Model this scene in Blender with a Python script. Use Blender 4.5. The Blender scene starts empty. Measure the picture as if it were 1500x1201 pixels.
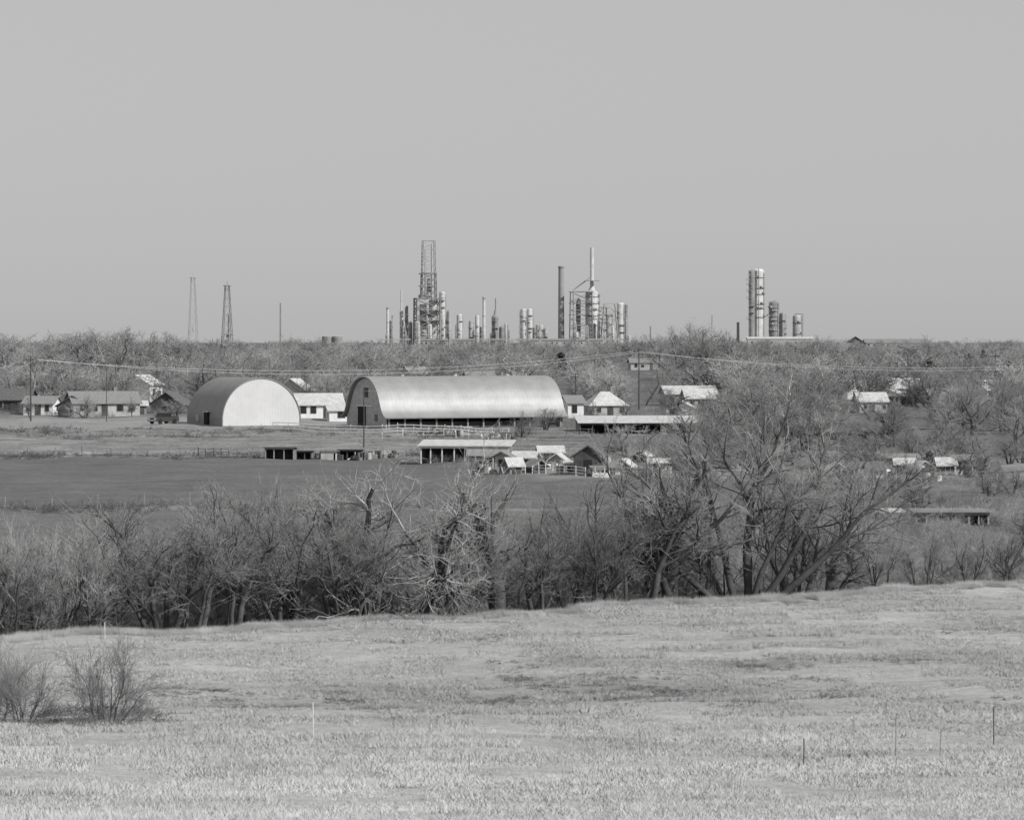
import bpy, math, numpy as np, random
from mathutils import Vector, Matrix
random.seed(7); RNG=np.random.default_rng(11)
sc=bpy.context.scene
F=5697.0; CZ=20.0
def bx(px,D): return (px-750.0)/F*D      # lateral offset of a surveyed bearing at distance D
# ------------------------------------------------ terrain
PY=[-400,-50,0,30,60,100,115,130,150,165,180,200,260,300,330,380,450,500,525,560,600,800,1200,1800,2200,3500,9000]
PZ=[15,18.0,18.2,15.5,12,7.4,6.2,5.75,5.25,4.68,4.74,4.93,4.93,5.3,5.8,6.1,6.7,7.5,8.1,8.5,9,10.2,12.5,15.8,17.2,18,16]
def ss(a,b,x):
    t=np.clip((x-a)/(b-a),0,1); return t*t*(3-2*t)
def edge(x): return 215.5+0.83*np.clip(x,-60,70)+0.9*np.sin(x*0.21)+0.5*np.sin(x*0.53+1)
def H(x,y):
    x=np.asarray(x,float); y=np.asarray(y,float)
    z=sum(np.interp(y+o,PY,PZ) for o in (-7,-3.5,0,3.5,7))/5
    d=y-edge(x)
    dip=ss(0.5,10,d)*(1-ss(24,75,d))
    z=z-2.4*dip
    near=ss(90,130,y)*(1-ss(620,900,y))
    z=z+near*(0.10*np.sin(x*0.33+y*0.11)+0.08*np.sin(y*0.37-x*0.17)+0.05*np.sin(x*0.9+2)+0.04*np.sin(y*0.8+x*.4))
    return z
def hz(x,y): return float(H(x,y))
# ------------------------------------------------ materials
def newmat(name):
    m=bpy.data.materials.new(name); m.use_nodes=True
    nt=m.node_tree; b=nt.nodes['Principled BSDF']; return m,nt,b
def mat(name,a,rough=.85,var=.25,scale=1.5,metal=0.0,spec=.2,rand=0.0,world=False,wave=None):
    m,nt,b=newmat(name); N=nt.nodes; L=nt.links
    tc=N.new('ShaderNodeTexCoord'); 
    src=tc.outputs['Object']
    if world:
        g=N.new('ShaderNodeNewGeometry'); src=g.outputs['Position']
    n=N.new('ShaderNodeTexNoise'); n.inputs['Scale'].default_value=scale; n.inputs['Detail'].default_value=6; n.inputs['Roughness'].default_value=.65
    L.new(src,n.inputs['Vector'])
    mr=N.new('ShaderNodeMapRange'); mr.inputs['From Min'].default_value=.3; mr.inputs['From Max'].default_value=.7
    mr.inputs['To Min'].default_value=a*(1-var); mr.inputs['To Max'].default_value=a*(1+var)
    L.new(n.outputs['Fac'],mr.inputs['Value']); out=mr.outputs['Result']
    if rand>0:
        oi=N.new('ShaderNodeObjectInfo'); r=N.new('ShaderNodeMapRange')
        r.inputs['To Min'].default_value=1-rand; r.inputs['To Max'].default_value=1+rand
        L.new(oi.outputs['Random'],r.inputs['Value'])
        mu=N.new('ShaderNodeMath'); mu.operation='MULTIPLY'; L.new(out,mu.inputs[0]); L.new(r.outputs['Result'],mu.inputs[1]); out=mu.outputs[0]
    if wave:
        w=N.new('ShaderNodeTexWave'); w.bands_direction=wave[0]; w.inputs['Scale'].default_value=wave[1]; w.inputs['Distortion'].default_value=0.3
        L.new(src,w.inputs['Vector'])
        wr=N.new('ShaderNodeMapRange'); wr.inputs['To Min'].default_value=1-wave[2]; wr.inputs['To Max'].default_value=1
        L.new(w.outputs['Fac'],wr.inputs['Value'])
        mu=N.new('ShaderNodeMath'); mu.operation='MULTIPLY'; L.new(out,mu.inputs[0]); L.new(wr.outputs['Result'],mu.inputs[1]); out=mu.outputs[0]
        bp=N.new('ShaderNodeBump'); bp.inputs['Strength'].default_value=.15; bp.inputs['Distance'].default_value=.04
        L.new(w.outputs['Fac'],bp.inputs['Height']); L.new(bp.outputs['Normal'],b.inputs['Normal'])
    L.new(out,b.inputs['Base Color'])
    b.inputs['Roughness'].default_value=rough; b.inputs['Metallic'].default_value=metal
    b.inputs['Specular IOR Level'].default_value=spec
    return m
M=dict(
 white=mat('white_paint',.74,var=.14), lgrey=mat('light_grey_siding',.42,var=.22), grey=mat('grey_boards',.23,var=.35),
 dgrey=mat('dark_boards',.08,var=.35), black=mat('dark_opening',.02,var=.3), glass=mat('window_glass',.03,rough=.3,spec=.3,var=.1),
 roofl=mat('light_metal_roof',.55,rough=.8,var=.22,wave=('X',1.3,.12)), roofd=mat('shingle_roof',.13,var=.3,scale=3),
 roofm=mat('mid_shingle_roof',.24,var=.25,scale=3),
 galv=mat('galvanised_barn_roof',.36,rough=.55,metal=.35,spec=.35,var=.14,scale=.5,wave=('X',.55,.04)),
 quon=mat('quonset_shell',.27,rough=.6,metal=.15,spec=.25,var=.12,scale=.5,wave=('Y',.6,.14)),
 endw=mat('quonset_end_wall',.60,rough=.85,spec=.1,var=.07,scale=.5,wave=('X',.8,.015)),
 fence=mat('white_fence_board',.72,var=.2,scale=4), post=mat('weathered_post',.30,var=.4,scale=5), dpost=mat('dark_post',.10,var=.3,scale=5),
 pole=mat('pole_wood',.08,var=.3,scale=3), wire=mat('wire_metal',.6,rough=.5,metal=.2),
 rl=mat('refinery_silver',.56,rough=.7,metal=.05,var=.3,scale=.25), rm=mat('refinery_grey_hazed',.39,var=.35,scale=.3),  # refinery grey is lightened, so distance haze sits in its colour
 rd=mat('refinery_steel_hazed',.27,var=.3,scale=.3), rc=mat('stack_concrete',.30,var=.2,scale=.1), rf=mat('derrick_steel_hazed',.40,var=.2,scale=.3),  # dark steel and derrick tones lightened to imitate distance haze
 car=mat('car_paint',.06,rough=.35,spec=.5,var=.05), tyre=mat('tyre_rubber',.03), chrome=mat('chrome_trim',.6,rough=.25,metal=.8),
 bark=mat('bark_dark',.085,var=.35,scale=2,rand=.25,world=True), barkp=mat('bark_pale',.38,var=.4,scale=1.5,world=True),
 twig=mat('twig_grey',.235,var=.4,scale=.5,rand=.3,world=True), twigl=mat('twig_light',.36,var=.35,scale=.6,rand=.25,world=True),
 twigm=mat('twig_medium',.29,var=.35,scale=.6,rand=.1,world=True),
 weed=mat('dead_weeds',.15,var=.4,scale=.8,rand=.3,world=True),
 far=mat('distant_twig_hazed',.33,var=.45,scale=.025,rand=.3,world=True), mid=mat('town_twig_hazed',.27,var=.4,scale=.15,rand=.35,world=True), fard=mat('distant_dark_foliage',.11,var=.3,scale=.2,rand=.3,world=True),  # far and town twigs painted lighter to stand in for aerial haze
)
# ------------------------------------------------ builders
COL=sc.collection
def rawmesh(name,V,faces_list,mats,midx=None):
    me=bpy.data.meshes.new(name)
    V=np.asarray(V,np.float32); me.vertices.add(len(V)); me.vertices.foreach_set('co',V.ravel())
    tot=sum(f.size for f in faces_list); npoly=sum(len(f) for f in faces_list)
    me.loops.add(tot); me.polygons.add(npoly)
    me.loops.foreach_set('vertex_index',np.concatenate([f.ravel() for f in faces_list]).astype(np.int32))
    st=[];o=0
    for f in faces_list:
        k=f.shape[1]; st.append(o+np.arange(len(f))*k); o+=f.size
    me.polygons.foreach_set('loop_start',np.concatenate(st).astype(np.int32))
    if midx is not None: me.polygons.foreach_set('material_index',midx.astype(np.int32))
    for m in mats: me.materials.append(m)
    me.update(calc_edges=True); return me
def put(name,me,loc=(0,0,0),rot=(0,0,0),s=1,parent=None):
    o=bpy.data.objects.new(name,me); COL.objects.link(o)
    o.location=loc; o.rotation_euler=rot; o.scale=(s,s,s) if not hasattr(s,'__len__') else s
    if parent: o.parent=parent
    return o
class Thing:
    def __init__(s,name,x=0,y=0,yaw=0,z=None,sink=0.0):
        s.e=bpy.data.objects.new(name,None); COL.objects.link(s.e); s.e.empty_display_size=.5
        s.e.location=(x,y,(hz(x,y) if z is None else z)-sink); s.e.rotation_euler=(0,0,yaw); s.parts={}
    def _p(s,part,m):
        return s.parts.setdefault((part,m),([],[]))
    def add(s,part,m,V,Fc):
        v,f=s._p(part,m); o=len(v); v.extend([tuple(a) for a in V]); f.extend([tuple(i+o for i in q) for q in Fc])
    def box(s,part,m,x,y,z0,sx,sy,sz,yaw=0):
        c,n=math.cos(yaw),math.sin(yaw); V=[]
        for dz in (0,sz):
            for a,b in ((-1,-1),(1,-1),(1,1),(-1,1)):
                u,w=a*sx/2,b*sy/2; V.append((x+u*c-w*n,y+u*n+w*c,z0+dz))
        s.add(part,m,V,[(3,2,1,0),(4,5,6,7),(0,1,5,4),(1,2,6,5),(2,3,7,6),(3,0,4,7)])
    def cyl(s,part,m,x,y,z0,r,h,n=14,r2=None):
        r2=r if r2 is None else r2
        V=[(x+r*math.cos(2*math.pi*i/n),y+r*math.sin(2*math.pi*i/n),z0) for i in range(n)]
        V+=[(x+r2*math.cos(2*math.pi*i/n),y+r2*math.sin(2*math.pi*i/n),z0+h) for i in range(n)]
        s.add(part,m,V,[(i,(i+1)%n,n+(i+1)%n,n+i) for i in range(n)]+[tuple(range(n,2*n)),tuple(range(n-1,-1,-1))])
    def dome(s,part,m,x,y,z0,r,h,n=14):
        for k in range(4):
            a0,a1=k*math.pi/8,(k+1)*math.pi/8
            s.cyl(part,m,x,y,z0+h*math.sin(a0),r*math.cos(a0),h*(math.sin(a1)-math.sin(a0)),n,max(r*math.cos(a1),.02))
    def beam(s,part,m,p0,p1,w,n=4):
        p0=Vector(p0);p1=Vector(p1);a=(p1-p0)
        if a.length<1e-6:return
        a.normalize(); u=a.cross(Vector((0,0,1)))
        if u.length<.01:u=Vector((1,0,0))
        u.normalize(); v=a.cross(u); V=[]
        for p in (p0,p1):
            for i in range(n):
                t=2*math.pi*(i+.5)/n; V.append(p+(u*math.cos(t)+v*math.sin(t))*w*.7)
        s.add(part,m,V,[(i,(i+1)%n,n+(i+1)%n,n+i) for i in range(n)]+[tuple(range(n,2*n)),tuple(range(n-1,-1,-1))])
    def prism(s,part,m,prof,a0,a1,axis='x'):
        n=len(prof)
        f=(lambda a,u,z:(a,u,z)) if axis=='x' else (lambda a,u,z:(u,a,z))
        V=[f(a0,u,z) for u,z in prof]+[f(a1,u,z) for u,z in prof]
        s.add(part,m,V,[(i,(i+1)%n,n+(i+1)%n,n+i) for i in range(n)]+[tuple(range(n,2*n)),tuple(range(n-1,-1,-1))])
    def shell(s,part,m,outer,th,a0,a1,axis='x'):
        inner=[]
        n=len(outer)
        for i in range(n):
            p=outer[max(i-1,0)];q=outer[min(i+1,n-1)]
            dx,dz=q[0]-p[0],q[1]-p[1];l=math.hypot(dx,dz) or 1
            inner.append((outer[i][0]+dz/l*th*(1),outer[i][1]-dx/l*th))
        f=(lambda a,u,z:(a,u,z)) if axis=='x' else (lambda a,u,z:(u,a,z))
        V=[];
        for a in (a0,a1):
            V+=[f(a,*p) for p in outer]+[f(a,*p) for p in inner]
        Fc=[]
        for i in range(n-1):
            Fc+=[(i,i+1,2*n+i+1,2*n+i),(n+i,n+i+1,3*n+i+1,3*n+i),(i,i+1,n+i+1,n+i),(2*n+i,2*n+i+1,3*n+i+1,3*n+i)]
        Fc+=[(0,n,3*n,2*n),(n-1,2*n-1,4*n-1,3*n-1)]
        s.add(part,m,V,Fc)
    def done(s):
        import bmesh
        for (part,m),(v,f) in s.parts.items():
            me=bpy.data.meshes.new(part); me.from_pydata(v,[],f); me.materials.append(M[m])
            bm=bmesh.new(); bm.from_mesh(me); bmesh.ops.recalc_face_normals(bm,faces=bm.faces); bm.to_mesh(me); bm.free()
            o=bpy.data.objects.new(part,me); COL.objects.link(o); o.parent=s.e
        return s.e
# ------------------------------------------------ ground sheet
def axis_pts(dense0,dense1,step,far0,far1,g=1.12):
    a=list(np.arange(dense0,dense1+1e-6,step)); st=step; v=a[-1]
    while v<far1: st*=g; v+=st; a.append(v)
    st=step; v=a[0]; pre=[]
    while v>far0: st*=g; v-=st; pre.append(v)
    return np.array(pre[::-1]+a)
xs=axis_pts(-72,72,1.1,-5000,5000); ys=axis_pts(95,560,1.1,-400,9500,1.06)
XX,YY=np.meshgrid(xs,ys); ZZ=H(XX,YY)
nx,ny=len(xs),len(ys)
V=np.stack([XX.ravel(),YY.ravel(),ZZ.ravel()],1)
I=(np.arange(ny-1)[:,None]*nx+np.arange(nx-1)[None,:]).ravel()
Q=np.stack([I,I+1,I+nx+1,I+nx],1)
x,y=XX.ravel(),YY.ravel()
d=y-edge(x)
wob=1.5*np.sin(x*.19)+.8*np.sin(x*.47+1)
def blend(t,mask,v): return t*(1-mask)+v*mask
tone=np.full(len(x),.16)
tone=blend(tone,1-ss(-0.5,1.5,d),.40)
def swale(x,y):
    a=np.exp(-((y-(167+0.10*x+2*np.sin(x*.3)))/7.0)**2)*np.clip(.60+.45*np.sin(x*.16+1.2)+.3*np.sin(x*.61+y*.4),0,1)
    b=np.exp(-((y-(182+0.15*x+1.5*np.sin(x*.5)))/3)**2)*np.clip(np.sin(x*.13+.2)+.3*np.sin(x*.7),0,1)
    c=np.exp(-((y-(200+0.3*x))/4)**2)*np.clip(np.sin(x*.21+2.2),0,1)*.3
    return np.clip(a*.8+b*.7+c,0,1)
tone=tone*(1-(d<0)*.42*swale(x,y))
tone=blend(tone,ss(0,3,d)*(1-ss(45,70,d)),.11)  # creek floor: leaf litter plus tree shade painted into the tone
xb=-8.6+(445-y)*.175+wob
tone=blend(tone,ss(330,333,y+wob)*(1-ss(440,446,y+wob*1.5))*(1-ss(-1,1,x-xb)),.15)
tone=blend(tone,ss(444,449,y+wob*1.5)*(1-ss(560,600,y))*(1-ss(-4,6,x+10)),.29)
tone=blend(tone,ss(452,455,y+wob)*(1-ss(458,462,y+wob))*(1-ss(-4,6,x+14)),.36)
tone=blend(tone,ss(326,328,y)*(1-ss(331,333,y+wob))*(1-ss(-1,1,x-8)),.24)
tone=blend(tone,ss(388,394,y+wob)*(1-ss(430,445,y))*ss(-2,2,x-xb-1),.25)
tone=blend(tone,ss(640,700,y),.15)
me=rawmesh('ground',V,[Q],[])
at=me.attributes.new('tone','FLOAT','POINT'); at.data.foreach_set('value',tone.astype(np.float32))
me.polygons.foreach_set('use_smooth',np.ones(len(Q),bool))
def ground_mat(name,attr=True,base=.5):
    m,nt,b=newmat(name); N=nt.nodes;L=nt.links
    g=N.new('ShaderNodeNewGeometry')
    def noise(sc_,det,lo,hi,vec=None,fm=.3,fx=.7):
        n=N.new('ShaderNodeTexNoise'); n.inputs['Scale'].default_value=sc_; n.inputs['Detail'].default_value=det; n.inputs['Roughness'].default_value=.7
        L.new(vec or g.outputs['Position'],n.inputs['Vector'])
        r=N.new('ShaderNodeMapRange'); r.inputs['From Min'].default_value=fm; r.inputs['From Max'].default_value=fx
        r.inputs['To Min'].default_value=lo; r.inputs['To Max'].default_value=hi
        L.new(n.outputs['Fac'],r.inputs['Value']); return n,r.outputs['Result']
    mp=N.new('ShaderNodeMapping'); mp.inputs['Scale'].default_value=(.5,1,1); L.new(g.outputs['Position'],mp.inputs['Vector'])
    n1,a1=noise(.16,9,.80,1.16,mp.outputs['Vector']); n2,a2=noise(1.4,8,.76,1.22); n3,a3=noise(7,4,.8,1.2)
    def mul(p,q):
        mm=N.new('ShaderNodeMath'); mm.operation='MULTIPLY'
        for i,v in enumerate((p,q)):
            if isinstance(v,(int,float)): mm.inputs[i].default_value=v
            else: L.new(v,mm.inputs[i])
        return mm.outputs[0]
    if attr:
        o=mul(mul(a1,a2),a3)
        a=N.new('ShaderNodeAttribute'); a.attribute_name='tone'; o=mul(o,a.outputs['Fac'])
    else:
        n4,a4=noise(.8,7,.80,1.18); o=mul(mul(a1,a4),base)
        oi=N.new('ShaderNodeObjectInfo'); r=N.new('ShaderNodeSeparateColor'); L.new(oi.outputs['Color'],r.inputs[0]); o=mul(o,r.outputs[0])
    L.new(o,b.inputs['Base Color']); b.inputs['Roughness'].default_value=.95; b.inputs['Specular IOR Level'].default_value=.05
    if attr:
        bp=N.new('ShaderNodeBump'); bp.inputs['Strength'].default_value=.6; bp.inputs['Distance'].default_value=.12
        L.new(n2.outputs['Fac'],bp.inputs['Height']); L.new(bp.outputs['Normal'],b.inputs['Normal'])
    else:  # soft turf-like normals for the fine blades
        vs=N.new('ShaderNodeVectorMath'); vs.operation='SCALE'; vs.inputs['Scale'].default_value=.35; L.new(g.outputs['Normal'],vs.inputs[0])
        va=N.new('ShaderNodeVectorMath'); va.operation='ADD'; va.inputs[1].default_value=(.1,-.2,1); L.new(vs.outputs[0],va.inputs[0])
        vn=N.new('ShaderNodeVectorMath'); vn.operation='NORMALIZE'; L.new(va.outputs[0],vn.inputs[0]); L.new(vn.outputs[0],b.inputs['Normal'])
    return m
me.materials.append(ground_mat('ground_soil_and_grass'))
put('ground',me)
# ------------------------------------------------ dry grass
gm=ground_mat('dry_grass_blades',False,.55)
def grass_patch(seed,n,size,hmin,hmax,w):
    r=np.random.default_rng(seed)
    nc=n//8; c=r.uniform(-size/2,size/2,(nc,2)); ch=r.uniform(.5,1.35,nc)
    ci=r.integers(0,nc,n); p=c[ci]+r.normal(0,.15,(n,2)); h=r.uniform(hmin,hmax,n)*ch[ci]
    a=r.uniform(0,6.28,n); ww=r.uniform(.6,1.3,n)*w
    lean=r.normal(0,1.0,(n,2))*h[:,None]
    V=np.zeros((n,3,3)); V[:,0,:2]=p+np.stack([np.cos(a),np.sin(a)],1)*ww[:,None]; V[:,1,:2]=p-np.stack([np.cos(a),np.sin(a)],1)*ww[:,None]
    V[:,2,:2]=p+lean; V[:,2,2]=h; V[:,:2,2]=-.04
    return rawmesh('grass_patch',V.reshape(-1,3),[np.arange(3*n).reshape(n,3)],[gm])
GP=[grass_patch(i,8000,5.4,.04,.12,.011) for i in range(5)]
ge=bpy.data.objects.new('dry_grass',None); COL.objects.link(ge)
yy=104.0
while yy<250:
    hw=yy*.135+9; xx=-hw
    while xx<hw:
        X=xx+random.uniform(-.5,.5);Y=yy+random.uniform(-.4,.4)
        dd=Y-float(edge(X))
        if dd<-.6:
            k=1.0-.36*float(swale(X,Y)); sl=(hz(X,Y+1.5)-hz(X,Y-1.5))/3
            k*=1+.20*float(1-ss(126,156,Y))
            zs=(1.3 if Y<150 else 1.0)*random.uniform(.75,1.25)
            o=put('grass_patch',random.choice(GP),(X,Y,hz(X,Y)),(math.atan(sl),0,0 if abs(sl)>.04 else random.choice([0,1,2,3])*math.pi/2),(1,1,zs),ge)
            if abs(sl)>.04 and random.random()<.5: o.scale=(-1,1,zs)
            o.color=(k*random.uniform(.985,1.015),1,1,1)
        xx+=5
    yy+=5
for i in range(190):
    X=-42+i*.5; Y=float(edge(X))+random.uniform(-1.6,.9)
    o=put('edge_tuft',random.choice(GP),(X,Y,hz(X,Y)-.02),(0,0,random.uniform(0,6)),(.28,.28,random.uniform(1.5,3.6)),ge); o.color=(random.uniform(.75,1.1),1,1,1)
for yy in range(448,532,6):
    for xx in range(-78,12,6):
        o=put('pasture_grass_patch',random.choice(GP),(xx,yy,hz(xx,yy)),(0,0,random.uniform(0,6)),(1.3,1.3,1.5*random.uniform(.6,1.3)),ge);o.color=(random.uniform(.58,.74),1,1,1)
# ------------------------------------------------ trees
def nrm(a): return a/np.maximum(np.linalg.norm(a,axis=-1,keepdims=True),1e-9)
def tubes(p0,p1,r0,r1,n):
    a=nrm(p1-p0); ref=np.where(np.abs(a[:,2:3])>.9,np.array([[1.,0,0]]),np.array([[0,0,1.]]))
    u=nrm(np.cross(a,ref)); v=np.cross(a,u); k=len(p0)
    V=np.zeros((k,2*n,3))
    for i in range(n):
        t=2*math.pi*i/n; dr=u*math.cos(t)+v*math.sin(t)
        V[:,i]=p0+dr*r0[:,None]; V[:,n+i]=p1+dr*r1[:,None]
    b=(np.arange(k)*2*n)[:,None]
    Fq=np.concatenate([b+np.array([[i,(i+1)%n,n+(i+1)%n,n+i]]) for i in range(n)],0)
    return V.reshape(-1,3),Fq
def grow(name,seed,stems,lv,rmin,mats,thickmax=1):
    r=np.random.default_rng(seed)
    P=np.array([s[0] for s in stems],float);D=nrm(np.array([s[1] for s in stems],float))
    Ln=np.array([s[2] for s in stems],float);R=np.array([s[3] for s in stems],float)
    VV=[];FF=[];MI=[];o=0
    for li,c in enumerate(lv):
        n=len(P);k=c['k'];end=c.get('end',.5);pts=[P];dirs=[];d_=D.copy();p=P.copy()
        for j in range(k):
            d_=nrm(d_+r.normal(0,c['wob'],(n,3))+np.array([0,0,c['up']])); p=p+d_*(Ln/k)[:,None]; pts.append(p);dirs.append(d_)
        for j in range(k):
            V,Fq=tubes(pts[j],pts[j+1],R*(1-(1-end)*j/k),R*(1-(1-end)*(j+1)/k),7 if li<=1 else 3)
            VV.append(V);FF.append(Fq+o);o+=len(V);MI.append(np.full(len(Fq),0 if li<=thickmax else 1))
        if li==len(lv)-1:break
        m=c['m'];idx=np.repeat(np.arange(n),m);N=n*m
        t=c['tmin']+(1-c['tmin'])*r.random(N); lead=(np.arange(N)%m)==0; t[lead]=1
        seg=np.minimum((t*k).astype(int),k-1);f=(t*k-seg)[:,None]
        PT=np.stack(pts,1);base=PT[idx,seg]*(1-f)+PT[idx,seg+1]*f;pd=np.stack(dirs,1)[idx,seg]
        v=r.normal(0,1,(N,3));v=nrm(v-(v*pd).sum(1,keepdims=True)*pd)
        a=c['ang']*(.6+.8*r.random(N));a[lead]*=.4
        D=pd*np.cos(a)[:,None]+v*np.sin(a)[:,None]
        Rp=R[idx]*(1-(1-end)*t)
        Ln=Ln[idx]*c['ratio']*(1.2-.6*t)*(.65+.7*r.random(N)); Ln[lead]*=1.35
        R=np.maximum(Rp*np.where(lead,.95,c['rr']*(.7+.4*r.random(N))),rmin); P=base
    V=np.concatenate(VV); zmax=np.percentile(V[:,2],99.5); V[:,2]=np.maximum(V[:,2],-.3)
    me=rawmesh(name,V,[np.concatenate(FF)],[M[a] for a in mats],np.concatenate(MI)); return me,zmax
def fan(n,spread,L,R,seed,off=.25):
    r=random.Random(seed);S=[]
    for i in range(n):
        a=r.uniform(0,6.28) if n<3 else 2*math.pi*i/n+r.uniform(-.4,.4);t=r.uniform(.3,1)*spread
        S.append(((math.cos(a)*off,math.sin(a)*off,-.3),(math.cos(a)*math.sin(t),math.sin(a)*math.sin(t),math.cos(t)),L*r.uniform(.75,1.1),R*r.uniform(.6,1.1)))
    return S
def LV(ms,wob=.16,up=.06,ang=.75,ratio=.62,rr=.6,t0=.35):
    out=[]
    for i,m in enumerate(ms): out.append(dict(k=6 if i==0 else (5 if i==1 else (4 if i==2 else 3)),wob=wob*(1 if i else .6),up=up,m=m,tmin=t0 if i==0 else .15,ang=ang,ratio=ratio,rr=rr))
    out.append(dict(k=2,wob=wob,up=up,m=0,end=.4)); return out
TH=[]
for i in range(6):
    TH.append(grow('creek_tree_branches',100+i,fan([2,3,1,4,3,2][i],[.35,.5,.1,.6,.45,.5][i],3.4,.14,i),LV([6,6,6,5],wob=.16,up=.07,ang=.75,ratio=.64),.0058,['bark','twig' if i%2 else 'twigm'],2))
TL=[grow('creek_tree_light',200+i,fan(4,.5,2.6,.08,i+9),LV([6,6,6,5],wob=.14,up=.10,ang=.6,ratio=.66),.006,['bark','twigl'],1) for i in range(2)]
BR=[grow('brush_stems',300+i,fan(14,.8,1.3,.022,i+30,.8),LV([5,5,4],wob=.2,up=.03,ang=.75,ratio=.7),.005,['twig',['twig','twigl','twigl'][i]],1) for i in range(3)]
BU=[grow('bush_stems',330+i,fan(8,.7,1.1,.02,i+40,.12),LV([6,6,5,2],wob=.16,up=.05,ang=.65,ratio=.72),.0033,['bark','twig'],1) for i in range(2)]
WD=grow('weed_stems',350,fan(14,1.1,.5,.012,60,.4),LV([5,4],wob=.25,up=0,ang=.9,ratio=.7),.008,['weed','weed'],1)
def place(name,proto,px,D,h,yaw=None,wide=1.0,parent=None,x=None,sink=0):
    me_,zm=proto; X=bx(px,D) if x is None else x; s=h/zm
    return put(name,me_,(X,D,hz(X,D)-sink),(0,0,random.uniform(0,6.28) if yaw is None else yaw),(s*wide,s*wide,s),parent)
def eD(px):
    D=215
    for _ in range(30): D=float(edge(bx(px,D)))
    return D
hs=[((0,0,-.3),(-.02,.0,1),5.0,.25),((.5,.2,-.3),(.42,.1,.9),4.8,.18),((.9,0,-.3),(1.05,-.1,.85),5.0,.19),((-.5,.1,-.3),(-.45,.15,1),4.8,.17),((-1.3,0,-.3),(-.85,-.1,.8),4.8,.16),((.1,-.3,-.3),(.15,-.35,1),4.4,.14)]
hero=grow('cottonwood_branches',21,hs,LV([7,7,6,5],wob=.14,up=.04,ang=.70,ratio=.64,rr=.58,t0=.45),.006,['bark','twigl'],2)
place('cottonwood_tree',hero,1098,eD(1104)+1.5,11.6,0,1.08)
hs2=[((0,0,-.3),(-.3,.0,1),2.9,.2),((.3,0,-.3),(.35,.1,1),3.0,.18),((-.3,0,-.3),(-.8,.1,.8),2.8,.14)]
hero2=grow('sycamore_branches',8,hs2,LV([7,7,6,5],wob=.24,up=.03,ang=.9,ratio=.66,rr=.52),.0058,['bark','barkp'],1)
place('sycamore_tree',hero2,590,eD(590)+3,9.2,0,1.05)
hs3=[((0,0,-.3),(.1,.0,1),3.6,.26),((.1,0,-.3),(-.5,.1,1),2.6,.15)]
hero3=grow('elm_branches',12,hs3,LV([7,6,6,5],wob=.2,up=.05,ang=.8,ratio=.62,rr=.62),.006,['bark','twigm'],2)
place('elm_tree',hero3,728,eD(728)+2,8.0,0,1.1)
place('elm_tree',hero3,985,eD(985)+4,9.4,2.1,1.15)
place('elm_tree',hero3,1215,eD(1215)+7,6.6,4.1,1.1)
spec=[(70,6.0,1),(120,6.2,1),(200,7.4,0),(238,7.0,0),(285,7.8,0),(330,7.2,0),(345,7.6,0),(415,8.2,0),(440,7.6,0),(500,7.0,0),(545,6.6,0),(640,6.8,0),(660,6.2,0),(790,7.0,0),(830,6.2,1),(870,7.0,0),(905,7.6,0),(940,8,0),(1040,8,0),(1170,6.4,0),(1290,4.6,1),(1350,4.0,1),(1420,4.4,1),(1470,4.6,0),(30,6.4,1),(-30,6.5,0),(1530,5,0),(-90,6,1),(1590,6,0)]
for i,(px,h,l) in enumerate(spec):
    place('creek_tree',(TL if l else TH)[i%(2 if l else 6)],px,eD(px)+random.uniform(1.5,4),h,None,random.uniform(.95,1.25))
for i in range(54):
    px=-120+i*32.5+random.uniform(-14,14)
    h=random.uniform(5.8,7.8) if px<900 else (random.uniform(5.4,7.2) if px<1200 else random.uniform(3.0,4.6))
    place('creek_tree',TL[random.randrange(2)] if random.random()<.4 else TH[random.randrange(6)],px,eD(px)+random.uniform(8,24),h,None,random.uniform(1,1.4))
be=bpy.data.objects.new('creek_brush',None);COL.objects.link(be)
for i in range(190):
    px=-140+random.random()*1780
    dd=random.uniform(4,32)
    if 1020<px<1210 and dd<14: continue
    place('brush_clump',BR[random.randrange(3)],px,eD(px)+dd,random.uniform(1.6,3.2),None,random.uniform(1,1.4),be)
for i in range(130):
    px=900+random.random()*740
    place('brush_clump',BR[random.randrange(3)],px,eD(px)+random.uniform(34,85),random.uniform(1.2,2.4),None,random.uniform(1.2,1.7),be)
place('bare_bush',BU[0],155,150,3.5,1.0,.8); place('bare_bush',BU[1],32,152,3.0,2.0,.9); place('bare_bush',BU[0],-10,153,3.2,4.0,.9)
we=bpy.data.objects.new('dead_weeds',None);COL.objects.link(we)
k=0
while k<420:
    px=random.uniform(-60,1560);D=random.uniform(150,205);X=bx(px,D)
    if random.random()<float(swale(X,D)): place('weed_clump',WD,px,D,random.uniform(.04,.18),None,2.4,we);k+=1
for i in range(45): place('weed_clump',WD,random.gauss(120,50),random.uniform(148,160),random.uniform(.2,.45),None,1.5,we)
for i in range(160):
    D=random.choice([random.uniform(444,452),random.uniform(326,336),random.uniform(500,530)]);place('weed_clump',WD,random.uniform(-60,660),D,random.uniform(.3,.8),None,2.2,we)
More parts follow.
